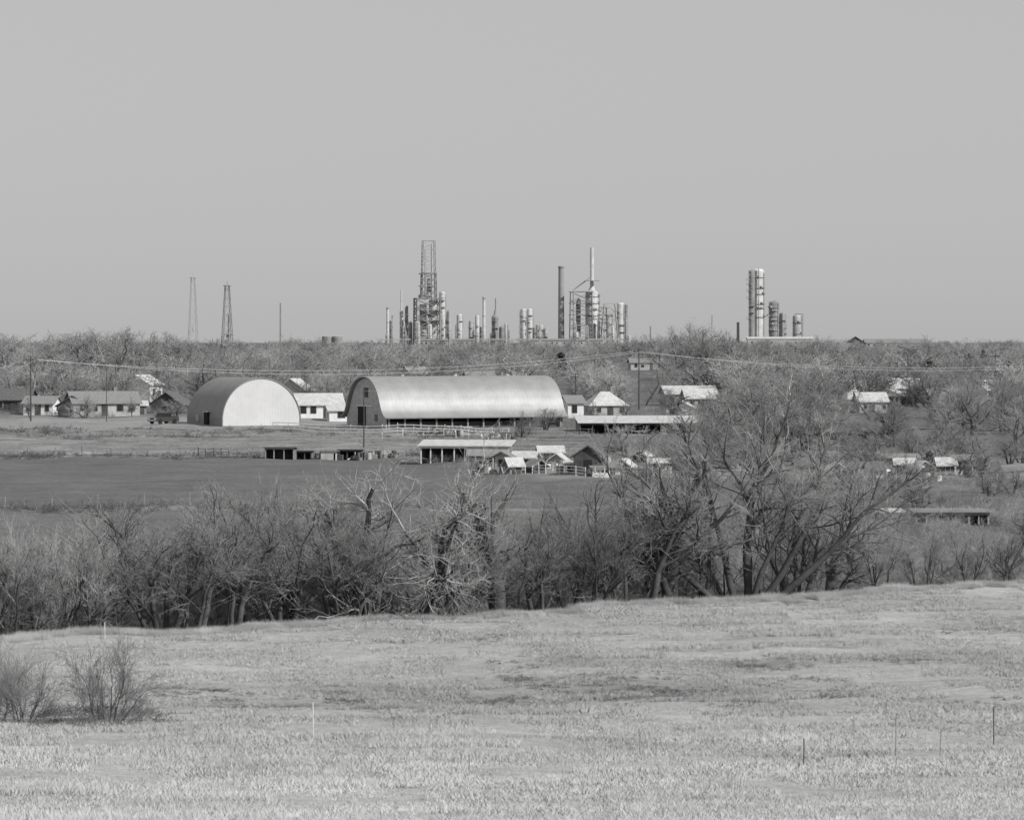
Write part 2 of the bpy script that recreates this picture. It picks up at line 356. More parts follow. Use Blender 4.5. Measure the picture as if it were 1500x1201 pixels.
# mid / distant trees
MD=[grow('tree_branches',400+i,fan([1,3,2,4][i],[.1,.4,.3,.5][i],3.2,.17,i+50),LV([6,6,6,4],wob=.2,up=.04,ang=.9,ratio=.66),.011,['bark','mid'],1) for i in range(4)]
FR=[grow('far_tree_branches',500+i,fan([1,3,2,4,3][i],[.1,.5,.4,.6,.4][i],2.8,.16,i+70),LV([6,6,7],wob=.22,up=.04,ang=.95,ratio=.7,rr=.5),.024,['mid','far'],0) for i in range(5)]
def cedar(seed):
    r=np.random.default_rng(seed);n=5000;h=r.random(n)**.8*6;rad=(1-h/6.2)**.5*2.2*(.75+.35*np.sin(h*5+r.random()*6))*np.sqrt(r.uniform(.3,1,n));a=r.uniform(0,6.28,n)
    c=np.stack([rad*np.cos(a)*(1+.3*np.sin(h*3)),rad*np.sin(a),h+.2],1);V=c[:,None,:]+r.normal(0,.11,(n,3,3))
    T,Fq=tubes(np.array([[0,0,-.3]]),np.array([[0,0,5.]]),np.array([.12]),np.array([.03]),6)
    me_=rawmesh('cedar_foliage',np.concatenate([V.reshape(-1,3),T]),[np.arange(3*n).reshape(n,3),Fq+3*n],[M['fard']]);return me_,6.0
CD=[cedar(1),cedar(2)]
# open lots in front of the houses stay clear of trees
HZ=[(75,215,600),(180,270,690),(270,520,575),(500,830,560),(830,930,590),(955,1060,655),(1210,1266,705),(1286,1352,705),(1428,1457,705),(915,975,1100),(690,715,820),(596,618,900)]
def blocked(px,D,pr=.95): return any(a-4<px<b+4 and D<c+12 for a,b,c in HZ) and random.random()<pr
fe=bpy.data.objects.new('distant_tree_mass',None);COL.objects.link(fe)
n=0
while n<1150:
    u=random.random(); D=630+1750*u**1.15; px=-160+random.random()*1820
    if blocked(px,D): continue
    X=bx(px,D); g=hz(X,D)
    top=19.8+random.uniform(-1.2,.9)+(1.1 if random.random()<.08 else 0)
    if D<900: top=15.6+random.uniform(-2.5,2.5)
    elif D<1300: top=18.2+random.uniform(-2,2.0)
    if px<270 and D<1400 and D>900: top+=2.0
    if 985<px<1050 and 800<D<1200: top+=3.8
    h=max(2.6,min(top-g,14)); 
    if (px>1340 or random.random()<.04) and 850<D<1300 and random.random()<.25: place('far_cedar',CD[n%2],px,D,min(h,5.5),None,1.3,fe)
    else: place('far_tree',FR[random.randrange(5)],px,D,h,None,random.uniform(1.0,1.5),fe)
    n+=1
for px,D,h in [(1002,900,12.6),(1022,910,13.4),(1040,900,12.2),(985,930,11),(1058,920,10.5),(160,900,12.4),(128,930,11.5),(185,950,11.5),(235,1000,10),(1190,1000,9.6),(1350,950,9.8),(1225,980,9.4)]: place('far_tree',MD[random.randrange(4)],px,D,h,None,1.25,fe)
for i in range(150):
    px=random.uniform(990,1640);D=random.uniform(455,680)
    if blocked(px,D,.90): continue
    place('town_tree',MD[random.randrange(4)],px,D,random.uniform(3.2,7.2),None,random.uniform(1,1.3))
for i in range(60):
    px=random.uniform(900,1640);D=random.uniform(300,450)
    if 1280<px<1460 and D<325: continue
    place('town_tree',MD[random.randrange(4)],px,D,random.uniform(1.8,3.2) if D<390 else random.uniform(2.2,4.6),None,random.uniform(1.1,1.5))
for px,D,h in [(155,640,7),(178,650,6),(20,640,7),(75,640,5.5),(262,630,4.5),(110,625,5),(230,615,4.5),(300,620,8),(480,600,6),(455,610,6.5),(985,560,4.5),(945,640,7),(895,640,6),(845,620,4),(1010,480,4.5),(1060,470,7.0),(1100,500,8),(1150,480,6.5),(760,500,3.6),(775,505,3.2),(740,492,2.6),(1280,420,4.6),(1340,425,4.2),(1210,420,4.4),(1450,430,4.4),(1100,400,4),(800,520,3),(865,560,3),(915,560,3.5),(1185,540,6.5),(1275,560,6),(1370,570,7),(1410,540,5.5),(1390,640,7),(1475,560,7),(45,570,3),(125,575,3.4),(195,578,3),(258,585,2.6)]:
    place('town_tree',MD[random.randrange(4)],px,D,h,None,1.2)
for px,D,h in [(1158,415,3.2),(1362,398,2.2)]: place('cedar_tree',CD[0],px,D,h,None,1.3)
te=bpy.data.objects.new('town_brush',None);COL.objects.link(te)
for i in range(190):
    px,D=random.choice([(random.uniform(640,900),random.uniform(415,450)),(random.uniform(820,1050),random.uniform(522,620)),(random.uniform(880,1600),random.uniform(420,640)),(random.uniform(-50,270),random.uniform(572,640)),(random.uniform(900,1500),random.uniform(340,395))])
    place('brush_clump',BR[random.randrange(2)],px,D,random.uniform(.6,1.5),None,random.uniform(1.2,2),te)
# ------------------------------------------------ houses
def house(name,px,D,L,W,hw,hr,yaw=0,wall='white',roof='roofm',nw=3,door=True,hip=False,chim=False):
    T=Thing(name,bx(px,D),D,math.radians(yaw),sink=.15)
    hw+=.15
    T.box('walls',wall,0,0,0,L,W,hw)
    o=.35;t=.14
    if hip:
        V=[(-L/2-o,-W/2-o,hw),(L/2+o,-W/2-o,hw),(L/2+o,W/2+o,hw),(-L/2-o,W/2+o,hw),(-L*.12,0,hw+hr),(L*.12,0,hw+hr)]
        T.add('roof',roof,V,[(0,1,5,4),(1,2,5),(2,3,4,5),(3,0,4),(3,2,1,0)])
    else:
        k=hr/(W/2)
        T.prism('gable',wall,[(-W/2,hw),(W/2,hw),(0,hw+hr)],-L/2+.004,L/2-.004)
        T.prism('roof',roof,[(-W/2-o,hw-o*k+.03),(0,hw+hr+.03),(W/2+o,hw-o*k+.03),(W/2+o,hw-o*k+t+.03),(0,hw+hr+t+.03),(-W/2-o,hw-o*k+t+.03)],-L/2-o,L/2+o)
    ws=min(.9,L/(nw*2+1));
    for i in range(nw):
        X=-L/2+L*(i+.5+random.uniform(-.18,.18))/nw; s_=random.uniform(.7,1.15)
        if door and i==nw//2:
            T.box('door','dgrey',X,-W/2-.03,.15,.9,.08,min(2.0,hw-.3)); continue
        wh=min(1.1,hw*.45); z=hw*.42
        T.box('window_frame','lgrey' if wall!='white' else 'grey',X,-W/2-.02,z-.06,ws*s_+.16,.07,wh+.12); T.box('window_glass','glass',X,-W/2-.05,z,ws*s_,.06,wh)
    for sx in(-1,1):
        T.box('side_window','glass',sx*(L/2+.02),0,hw*.42,.06,.8,min(1.,hw*.4))
    if chim: T.box('chimney','grey',L*.2,.3,hw+hr*.4,.5,.5,hr*.6+.8)
    return T.done()
house('farm_house',150,585,10.0,7.5,1.9,1.6,16,'lgrey','roofm',5,chim=True)
house('farm_house_wing',112,583,2.6,5,1.6,1.4,70,'grey','roofd',1,door=False)
house('farm_house',62,592,4.6,5,1.8,1.0,-8,'white','roofm',3)
house('farm_house',25,600,5,5,2.0,1.5,-8,'dgrey','roofd',3)
house('small_outbuilding',205,588,1.8,2,1.3,.5,10,'grey','roofl',1)
house('white_house',208,680,3.8,6,3.0,1.6,60,'white','roofl',2)
house('white_house',180,690,3.0,4,2.4,1.2,10,'lgrey','roofl',2)
house('dark_shed',250,600,4.4,5,1.6,1.7,76,'dgrey','roofd',2)
house('white_house',466,574,6.6,6,2.0,1.5,10,'white','roofl',4)
house('white_house',498,563,3.6,4,1.6,.6,10,'white','roofl',1,door=False)
house('small_house',432,625,3.4,5,3.0,1.7,70,'lgrey','roofl',1)
house('hip_roof_house',886,584,5.6,5.6,1.5,2.1,12,'lgrey','roofl',3,hip=True,chim=True)
house('white_house',838,577,2.4,5,2.3,1.0,12,'white','roofm',1,door=False)
house('town_house',1008,655,8.6,6,1.9,1.2,8,'grey','roofl',3)
house('town_house',1022,640,4.6,5,1.6,1.4,8,'lgrey','roofl',3)
house('small_house',997,590,2.6,4,1.2,1.0,80,'white','roofl',1,door=False)
house('town_house',1233,702,4.6,6.4,1.7,1.7,-25,'white','roofl',2)
house('town_house',1246,706,4.2,6,2.2,1.9,50,'lgrey','roofm',2)
house('town_house',1326,700,6.2,6,2.0,1.6,10,'white','roofl',3)
house('town_house',1298,690,3,5,1.4,1.0,60,'lgrey','roofl',1)
house('town_house',1442,700,3.4,6,1.8,1.6,30,'white','roofl',2)
house('town_house',945,1100,9.0,7,2.0,1.2,5,'lgrey','roofm',4)
house('town_house',1200,860,4,5,2.2,1.4,30,'grey','roofm',2)
for px,D,yw_,wl,rf in [(1095,640,20,'grey','roofm'),(1275,600,5,'lgrey','roofl'),(1385,620,12,'grey','roofm'),(1420,560,-8,'grey','roofm'),(1190,560,15,'grey','roofm'),(702,820,10,'lgrey','roofm'),(607,900,30,'lgrey','roofm'),(350,800,60,'lgrey','roofm'),(60,780,10,'lgrey','roofm'),(1010,840,0,'grey','roofd')]:
    house('town_house',px,D,random.uniform(4.0,7),5.5,random.uniform(1.7,2.3),random.uniform(1.0,1.6),yw_,wl,rf,3,chim=random.random()<.4)
house('town_house',1238,484,9,5,1.5,1.0,2,'grey','roofd',5)
house('long_low_building',1245,415,5.6,4,1.25,.35,-1,'lgrey','roofm',3)
house('long_low_building',1310,418,4.6,3,1.05,.3,3,'lgrey','roofm',4)
house('small_white_house',1416,400,2.8,3.0,1.5,.35,-4,'white','roofm',3)
house('small_white_house',964,412,1.9,2,.85,.3,4,'white','roofl',2,door=False)
house('small_white_house',988,414,1.3,2,.8,.3,4,'lgrey','roofl',1,door=False)
house('dark_gable_shed',863,397,2.5,3,1.9,1.0,84,'dgrey','roofd',1,door=False)
house('small_white_house',806,440,2.5,2.5,1.0,.55,5,'white','roofl',2)
house('chicken_coop',770,412,2.2,2.2,1.2,.5,-14,'lgrey','roofl',2)
house('chicken_coop',738,408,1.1,1.6,1.5,.4,70,'lgrey','roofm',1,door=True)
house('chicken_coop',724,415,1.2,1.6,1.3,.4,-14,'grey','roofm',1,door=True)
for px,D,yw_,wl,L_ in [(752,402,20,'grey',1.3),(785,406,-60,'dgrey',1.6),(818,420,75,'lgrey',1.5),(897,402,-5,'white',1.5),(915,408,70,'grey',1.5),(1020,404,0,'lgrey',2.0),(1055,400,65,'white',1.6),(1105,400,-8,'lgrey',2.4),(1180,394,8,'grey',2.0),(1350,398,-70,'white',1.2),(1385,396,5,'dgrey',1.6),(1448,396,12,'lgrey',1.6),(940,430,72,'dgrey',2.2),(1070,440,-12,'grey',2.4),(1135,425,6,'dgrey',2.0),(1225,392,-80,'dgrey',1.4),(1280,394,14,'lgrey',1.3),(1325,400,0,'dgrey',1.8)]:
    house('small_outbuilding',px,D,L_,1.5,random.uniform(.7,1.2),random.uniform(.25,.6),yw_,wl,random.choice(['roofl','roofm','roofd']),1,door=random.random()<.5)
house('factory_shed',1253,1850,8,10,3.0,3.2,86,'dgrey','roofd',1,door=False)
house('warehouse',1310,2000,31,12,2.6,2.0,1,'lgrey','roofm',9)
house('refinery_building',1142,2150,36,10,4.3,1,0,'lgrey','roofl',9)
house('refinery_building',830,2170,40,10,3.2,1,0,'rm','roofm',12)
house('refinery_building',655,2170,30,10,3.2,1,0,'rm','roofm',12)
def scrap(px,D):
    T=Thing('scrap_pile',bx(px,D),D,random.uniform(0,6))
    for i in range(random.randint(5,9)):
        x_,y_=random.gauss(0,.6),random.gauss(0,.5)
        q=random.random()
        if q<.4: T.beam('board',random.choice(['lgrey','grey','dgrey','fence']),(x_,y_,.05),(x_+random.uniform(-1,1),y_+.3,random.uniform(.2,.9)),.09)
        elif q<.7: T.cyl('oil_drum',random.choice(['grey','dgrey','lgrey']),x_,y_,0,.29,.85,12)
        else: T.box('crate',random.choice(['grey','dgrey','fence']),x_,y_,0,random.uniform(.4,.9),random.uniform(.4,.8),random.uniform(.3,.7),random.uniform(0,3))
    T.done()
for i in range(64):
    px,D=random.choice([(random.uniform(690,900),random.uniform(392,430)),(random.uniform(900,1460),random.uniform(386,415)),(random.uniform(900,1460),random.uniform(386,415)),(random.uniform(385,620),random.uniform(440,446)),(random.uniform(620,760),random.uniform(492,510))]); scrap(px,D)
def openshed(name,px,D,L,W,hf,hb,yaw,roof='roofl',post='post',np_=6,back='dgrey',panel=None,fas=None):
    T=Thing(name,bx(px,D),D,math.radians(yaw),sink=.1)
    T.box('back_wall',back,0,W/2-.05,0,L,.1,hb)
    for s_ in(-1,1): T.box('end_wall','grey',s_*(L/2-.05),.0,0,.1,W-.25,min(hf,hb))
    for i in range(np_): T.box('post',post,-L/2+.1+(L-.2)*(i+(random.uniform(-.2,.2) if 0<i<np_-1 else 0))/(np_-1),-W/2+.08,0,.12,.12,hf)
    T.prism('roof',roof,[(-W/2-.3,hf),(W/2+.3,hb),(W/2+.3,hb+.1),(-W/2-.3,hf+.1)],-L/2-.25,L/2+.25)
    T.box('fascia',fas or post,0,-W/2-.02,hf-.22,L,.05,.2)
    if panel:
        a,b,z0,z1,m=panel; T.box('front_boards',m,(a+b)/2*L,-W/2-.08,z0,(b-a)*L,.05,z1-z0)
    return T.done()
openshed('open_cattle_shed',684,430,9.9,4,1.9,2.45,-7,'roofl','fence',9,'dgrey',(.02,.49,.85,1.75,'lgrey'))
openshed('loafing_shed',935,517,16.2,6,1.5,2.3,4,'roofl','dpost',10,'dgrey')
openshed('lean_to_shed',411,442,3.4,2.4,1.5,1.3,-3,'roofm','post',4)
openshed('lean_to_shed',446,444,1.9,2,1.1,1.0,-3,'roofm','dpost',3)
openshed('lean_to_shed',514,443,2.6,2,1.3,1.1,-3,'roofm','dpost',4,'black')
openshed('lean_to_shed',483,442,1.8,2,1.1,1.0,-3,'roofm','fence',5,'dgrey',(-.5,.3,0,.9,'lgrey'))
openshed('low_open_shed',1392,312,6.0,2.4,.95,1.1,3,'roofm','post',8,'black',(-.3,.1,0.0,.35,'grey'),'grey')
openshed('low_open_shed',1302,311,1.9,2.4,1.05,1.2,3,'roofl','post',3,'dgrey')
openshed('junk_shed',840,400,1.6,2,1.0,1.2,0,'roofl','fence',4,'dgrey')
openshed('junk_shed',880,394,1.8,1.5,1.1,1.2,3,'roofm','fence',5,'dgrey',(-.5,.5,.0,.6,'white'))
openshed('pole_shed',1300,640,7,5,1.6,2.0,3,'roofm','post',5,'dgrey')
# ------------------------------------------------ big barn
def smooth(pts,k=6):
    out=[];n=len(pts)
    for i in range(n-1):
        p0=pts[max(i-1,0)];p1=pts[i];p2=pts[i+1];p3=pts[min(i+2,n-1)]
        for j in range(k):
            t=j/k; out.append(tuple(.5*((2*p1[a])+(-p0[a]+p2[a])*t+(2*p0[a]-5*p1[a]+4*p2[a]-p3[a])*t*t+(-p0[a]+3*p1[a]-3*p2[a]+p3[a])*t**3) for a in(0,1)))
    out.append(pts[-1]);return out
half=[(0,7.15),(1.6,7.0),(3.1,6.45),(4.4,5.45),(5.3,4.2),(5.9,3.1),(6.4,2.35),(7.0,1.85),(7.6,1.6)]
prof=smooth([(-a,b) for a,b in half[::-1]]+half[1:],6)
yaw=math.radians(26); L=26.8
cx,cy=bx(567,526),526.0
ax=Vector((math.cos(yaw),math.sin(yaw)));fn=Vector((math.sin(yaw),-math.cos(yaw)))
ctr=Vector((cx,cy))+ax*(L/2)-fn*7.0
T=Thing('arched_roof_barn',ctr.x,ctr.y,yaw,z=hz(cx,cy)-.1)
T.shell('roof','galv',prof,.14,-L/2-.5,L/2+.5)
wall=[(-6.6,0)]+[(a*.955,b-.28) for a,b in prof if abs(a)<6.9]+[(6.6,0)]
T.prism('end_wall','lgrey',wall,-L/2,-L/2+.15); T.prism('end_wall_far','grey',wall,L/2-.15,L/2)
T.box('back_wall','grey',0,6.5,0,L-.4,.12,2.0)
for i in range(12):
    X=-L/2+.4+(L-.8)*i/11; T.box('front_post','post',X,-6.7,0,.2,.2,2.0)
T.box('front_beam','grey',0,-6.7,1.55,L-.4,.16,.28); T.box('low_wall','dgrey',0,-6.2,0,L-.4,.1,1.0)
T.box('dark_interior_sheet','black',0,-2.0,0,L-.5,.1,2.2)  # near-black sheet stands in for the shaded depth of the open barn
T.box('sliding_door','black',-L/2-.04,1.4,0,.06,2.6,3.0);T.box('door_track','white',-L/2-.07,0.6,3.05,.08,5.4,.12)
T.box('loft_door','dgrey',-L/2-.04,0,4.3,.06,1.4,1.3)
T.box('barn_window','glass',-L/2-.04,-3.4,1.1,.06,.9,.9)
for z in (-8,0,8): T.cyl('roof_vent','rm',z,0,7.05,.3,.35,10)
T.done()
th=25; yw=math.radians(th); Wq=5.85;Lq=14
prq=[(-Wq,0),(-Wq*.995,.9)]+[(-Wq*math.cos(t),1.0+5.9*math.sin(t)) for t in np.linspace(.05,math.pi-.05,44)]+[(Wq*.995,.9),(Wq,0)]
Dq=538; nrmv=Vector((math.sin(yw),-math.cos(yw)))
ec=Vector((bx(383.5,Dq),Dq)); ctr=ec-nrmv*(Lq/2)
T=Thing('quonset_hut',ctr.x,ctr.y,yw,z=hz(ec.x,ec.y)-.15)
T.shell('shell','quon',prq,.12,-Lq/2,Lq/2,'y')
T.prism('end_wall','endw',[(a*.975,b*.985) for a,b in prq],-Lq/2+.12,-Lq/2+.25,'y'); T.prism('rear_wall','lgrey',[(a*.975,b*.985) for a,b in prq],Lq/2-.25,Lq/2-.12,'y')
T.box('side_door','black',-Wq-.12,-1.2,0,.3,1.4,2.1);T.box('side_door_hood','lgrey',-Wq-.15,-1.2,2.1,.6,1.7,.12)
T.box('side_window','lgrey',-Wq-.06,2.6,.8,.2,.9,.9)
T.box('footing','grey',0,-Lq/2+.02,0,11.6,.18,.28)
T.done()
# ------------------------------------------------ fences
def fence(name,pts,rails,hpost,rw,mp,mr,sp=2.4,pw=.12,gap=0):
    T=Thing(name,0,0,0,z=0)
    for (a,b) in zip(pts[:-1],pts[1:]):
        p=Vector(a);q=Vector(b);n_=max(1,int((q-p).length/sp))
        prev=None
        for i in range(n_+1):
            r=p.lerp(q,i/n_);z=hz(r.x,r.y);hh=hpost*random.uniform(.82,1.1)
            T.beam('posts',mp,(r.x,r.y,z-.2),(r.x+random.uniform(-.06,.06),r.y,z+hh),pw*.75)
            if prev is not None and random.random()>gap:
                for k in rails: T.beam('rails',mr,(prev.x,prev.y-pw*.6,prev.z+k),(r.x,r.y-pw*.6,z+k+random.uniform(-.03,.03)),rw)
            prev=Vector((r.x,r.y,z))
    return T.done()
def wp(*l): return [(bx(p,D),D) for p,D in l]
fence('white_board_fence',wp((400,518),(560,510),(745,504)),(.4,.8,1.2),1.35,.11,'fence','fence',2.2)
fence('white_board_fence',wp((560,503),(650,500),(742,492)),(.4,.9),1.1,.08,'fence','fence',2.2,gap=.2)
fence('corral_fence',wp((700,415),(760,405),(830,396),(886,391)),(.3,.6,.9),1.05,.06,'fence','fence',1.3,gap=.15)
fence('corral_fence',wp((745,425),(800,412),(850,408)),(.4,.8),1.05,.06,'post','fence',1.3,gap=.3)
fence('corral_fence',wp((535,440),(618,436)),(.5,.9),1.1,.03,'post','post',2)
fence('corral_fence',wp((890,400),(1010,395),(1120,392)),(.4,.8),1.0,.06,'post','fence',1.6,gap=.3)
fence('corral_fence',wp((1180,390),(1300,388),(1455,386)),(.4,.8),1.0,.06,'post','lgrey',1.6,gap=.4)
fence('corral_fence',wp((830,505),(905,500),(1030,505)),(.5,1.0),1.2,.06,'dpost','lgrey',1.8,gap=.2)
fence('field_fence',wp((-40,452),(120,450),(290,449),(385,450)),(.5,.95),1.15,.008,'grey','post',3.2,.09)
fence('field_fence',wp((-60,329),(480,331),(640,334)),(.5,.95),1.15,.004,'post','grey',3.5,.075)
fence('field_fence',wp((290,446),(335,446)),(.3,.6,.9),1.0,.05,'dpost','dgrey',.8,.12)
fence('field_fence',wp((1190,330),(1300,320),(1480,318)),(.5,.9),1.0,.04,'dpost','grey',2.,.1,.2)
for px,D,h,m in [(1457,140,1.4,'dpost'),(1313,134,1.25,'post'),(1178,132,.9,'dpost'),(1378,133,.85,'post'),(458,141,1.3,'fence'),(937,136,.75,'post'),(687,127,.5,'post'),(153,196,.8,'fence')]:
    T=Thing('fence_post',bx(px,D),D,0); T.beam('post',m,(0,0,-.2),(random.uniform(-.05,.05),0,h),.03,6); T.beam('cap',m,(-.02,0,h-.02),(.02,0,h+.04),.026,5); T.done()
T=Thing('feed_rack',bx(672,506),506,math.radians(-10))
for i in range(6): T.beam('slats','lgrey',(-1.5+i*.5,0,.1),(-1.3+i*.5,.5,1.2),.07)
T.beam('top_rail','fence',(-1.6,.5,1.2),(1.7,.5,1.2),.08);T.beam('bottom_rail','fence',(-1.8,0,.2),(1.7,0,.2),.08);T.done()
# ------------------------------------------------ poles & wires
def upole(px,D,h,arm=1.0,name='utility_pole',r=.13):
    x=bx(px,D);T=Thing(name,x,D,0);T.cyl('pole','pole',0,0,-.3,r,h+.3,8,r*.6)
    if arm:
        T.box('crossarm','pole',0,-.12,h-.6,arm*2,.1,.12)
        for k in(-.9,-.4,.4,.9): T.cyl('insulator','lgrey',k*arm,-.12,h-.48,.05,.16,6)
    T.done();return Vector((x,D-.12,hz(x,D)+h-.4))
pA=upole(45,560,9.4,1.1);pB=upole(936,620,9.7,1.2);pC=upole(1640,640,8,1.2);pZ=upole(-160,560,9,1.1)
pD=upole(843,592,6.4,.6);pE=upole(533,470,7.2,0,r=.09);pF=upole(156,560,8.0,0,r=.06);pG=upole(1330,760,7,.9);pH=upole(1458,720,8,.9);pI=upole(230,700,5.5,.8);pJ=upole(118,1000,9.5,.9);pK=upole(1165,900,8,.9)
def wires(pairs,sag,offs,r=.028):
    for a,b in pairs:
        for o in offs:
            T=Thing('power_line',0,0,0,z=0);prev=None
            for i in range(25):
                t=i/24;p=a.lerp(b,t)+Vector((o,0,.1-abs(o)*.2));p.z-=sag*4*t*(1-t)*(1+.12*o)
                if prev is not None:T.beam('wire','wire',prev,p,r,3)
                prev=p
            T.done()
wires([(pZ,pA),(pA,pB)],2.6,(-.9,.9));wires([(pB,pC)],2.0,(-.9,.9));wires([(pJ,pB)],1.6,(0,),.035);wires([(pD,pE)],.7,(0,),.015);wires([(pB,pD)],.8,(.3,),.015);wires([(pG,pH),(pK,pG)],1,(0,),.03)
# ------------------------------------------------ derricks & refinery
def frame(T,part,m,cx,cy,z0,z1,w0,w1,bays,t,brace=True):
    c=lambda z:[(cx+sx*w/2,cy+sy*w/2,z) for sx,sy in((-1,-1),(1,-1),(1,1),(-1,1))for w in[w0+(w1-w0)*(z-z0)/(z1-z0)]]
    for b in range(bays):
        za=z0+(z1-z0)*b/bays;zb=z0+(z1-z0)*(b+1)/bays;A=c(za);B=c(zb)
        for i in range(4):
            j=(i+1)%4;T.beam(part,m,A[i],B[i],t);T.beam(part,m,B[i],B[j],t*.7)
            if brace:T.beam('brace',m,A[i],B[j],t*.45);T.beam('brace',m,A[j],B[i],t*.45)
def topz(row,D):return CZ+(500-row)/F*D
def place_T(name,px,D,yaw=0): return Thing(name,bx(px,D),D,yaw)
def derrick(px,D,row,wb,wt,t,m):
    T=place_T('oil_derrick',px,D,.3);g=T.e.location.z;h=topz(row,D)-g
    frame(T,'legs',m,0,0,0,h*.94,wb,wt,9,t);T.box('crown_platform',m,0,0,h*.94,wt*1.7,wt*1.7,.25);T.beam('mast',m,(0,0,h*.94),(0,0,h),t*1.2);T.box('block',m,0,0,h*.3,.6,.6,1.5);return T
derrick(283,1500,400,3.8,1.3,.13,'rf').done()
T=derrick(333,1300,412,4.0,1.3,.17,'rd');T.box('racking_board','rd',.5,0,9,3.0,2.2,.3);T.box('derrick_floor','rd',0,0,5.5,4.0,4.0,.4);T.beam('drill_pipe','rd',(.4,0,5),(.4,0,16),.4);T.done()
T=place_T('tall_pole',411,1500);T.cyl('shaft','rd',0,0,0,.34,topz(444,1500)-T.e.location.z,8,.28);T.cyl('base','rd',0,0,-.2,.6,1.2,8);T.done()
def column(name,px,row,wpx,m='rl',D=2200,plat=4,thin=None,m2='rd',pipe=True,y=0):
    T=place_T(name,px,D,random.uniform(-.6,.6));g=T.e.location.z;h=topz(row,D)-g;r=wpx/2/F*D
    hb=h if not thin else topz(thin[0],D)-g
    T.cyl('shell',m,0,0,0,r,hb-r*.5,16);T.dome('head',m,0,0,hb-r*.5,r,r*.5,16)
    if thin:
        r2=thin[1]/2/F*D;T.cyl('neck',m,0,0,hb-r*.6,r*.75,r*1.2,12,r2);T.cyl('upper_shell',m,0,0,hb,r2,h-hb,12)
    for i in range(plat):
        z=hb*(.36+.6*(i+random.uniform(-.25,.25))/max(plat,1));a=random.uniform(-2.6,-.6)
        if r>2.2:
            T.cyl('platform',m2,0,0,z,r+.55,.22,14)
            T.box('landing',m2,math.cos(a)*r,math.sin(a)*r,z+.25,2.0,2.4,.9,a)
        else:
            T.box('platform',m2,math.cos(a)*r*.8,math.sin(a)*r*.8,z,r*1.3+.8,r*1.2+.7,.22,a)
            T.box('rail',m2,math.cos(a)*(r*1.4+.4),math.sin(a)*(r*1.4+.4),z+.9,.15,r*1.2+.7,.12,a)
            if i%2==0:T.cyl('ring',m2,0,0,z+1.5,r+.15,.3,14)
    if pipe:
        a=random.choice([-.3,-1.2,-2.0,-2.9]);px_,py_=math.cos(a)*(r+.5),math.sin(a)*(r+.5)
        T.beam('riser_pipe',m2,(px_,py_,2),(px_,py_,hb*.93),.28,6);T.beam('riser_top',m2,(px_,py_,hb*.93),(0,0,hb+.4),.28,6)
        T.beam('ladder',m2,(-r*.6,-r-.25,1),(-r*.6,-r-.25,hb),.25,4)
    return T
def stack(px,row,wpx,m='rc',D=2200):
    T=place_T('smoke_stack',px,D);h=topz(row,D)-T.e.location.z;r=wpx/2/F*D
    T.cyl('shaft',m,0,0,0,r*1.12,h,16,r*.95);T.cyl('rim','rd',0,0,h-1.2,r*1.08,.8,16);T.cyl('band','rd',0,0,h*.6,r*1.1,.4,16);T.done()
stack(568,450,4,'rl');stack(709,435,4.4,'rl');stack(822,390,8.4,'rc');stack(1081,472,4,'rd');stack(1043,462,1.4,'rd');stack(575,462,2.5,'rm')
column('vacuum_column_shaded_side',588,425,5,'rl',plat=5,thin=(455,2.5)).done()
column('vacuum_column_shaded_side',596,448,4,'rm',plat=3).done()
T=place_T('lattice_reactor_tower',628,2200,.15);g=T.e.location.z;z=lambda r:topz(r,2200)-g
frame(T,'base_frame','rd',-1.0,0,0,z(438),13.5,13.0,5,.6);frame(T,'upper_frame','rd',0,0,z(438),z(400),8.2,7.6,4,.45)
frame(T,'top_frame','rm',0,0,z(400),z(354),7.4,6.6,4,.34)
T.beam('crown','rd',(-4,0,z(353)),(4,0,z(353)),.4)
for r_,w in((438,15),(455,14.5),(470,14.5),(402,9.5),(420,9.5)):T.box('deck','rd',-.5,0,z(r_),w,w*.9,.5)
T.cyl('reactor_vessel','rm',-3.2,0,4,2.0,z(446)-4,14);T.cyl('regenerator_vessel','rl',2.6,0,4,2.4,z(440)-4,14);T.cyl('cyclone','rm',0,0,z(436),1.5,z(408)-z(436),12,.8)
T.beam('standpipe','rd',(1.4,-1,z(440)),(1.4,-1,z(358)),.35,6);T.beam('standpipe','rd',(-2,1,z(440)),(-2,1,z(365)),.3,6)
T.beam('transfer_line','rd',(-3,-2,z(450)),(3,-2,z(480)),.7,6);T.box('elevator_head','rd',-3,0,z(438),5,6,2.4);T.done()
column('vacuum_column_shaded_side',648,427,9,'rl',plat=5,m2='rm').done()
column('vacuum_column_shaded_side',658,455,5,'rm',plat=2).done();column('vacuum_column_shaded_side',673,460,8,'rl',plat=3,m2='rm').done();column('reflux_drum_column',690,470,7,'rm',plat=2).done();column('reflux_drum_column',699,462,6,'rl',plat=2).done()
column('vacuum_column_shaded_side',725,455,10,'rd',plat=3,thin=(462,3)).done();stack(726,437,1.8,'rd');column('reflux_drum_column',735,478,8,'rd',plat=1).done()
for a in(767,776):column('vacuum_column_shaded_side',a,452,8,'rl',plat=4,m2='rm').done()
column('reflux_drum_column',790,474,10,'rl',plat=2,m2='rm').done();column('reflux_drum_column',799,480,6,'rm',plat=1).done()
column('main_fractionator',867,363,19,'rl',plat=6,thin=(425,5.5),m2='rd').done()
T=place_T('pipe_rack_structure',858,2195);g=T.e.location.z;frame(T,'frame','rd',-2.5,4,0,z(428),13,12,6,.45);
for r_ in(428,445,462,478):T.box('deck','rd',-2.5,4,z(r_),14,9,.35)
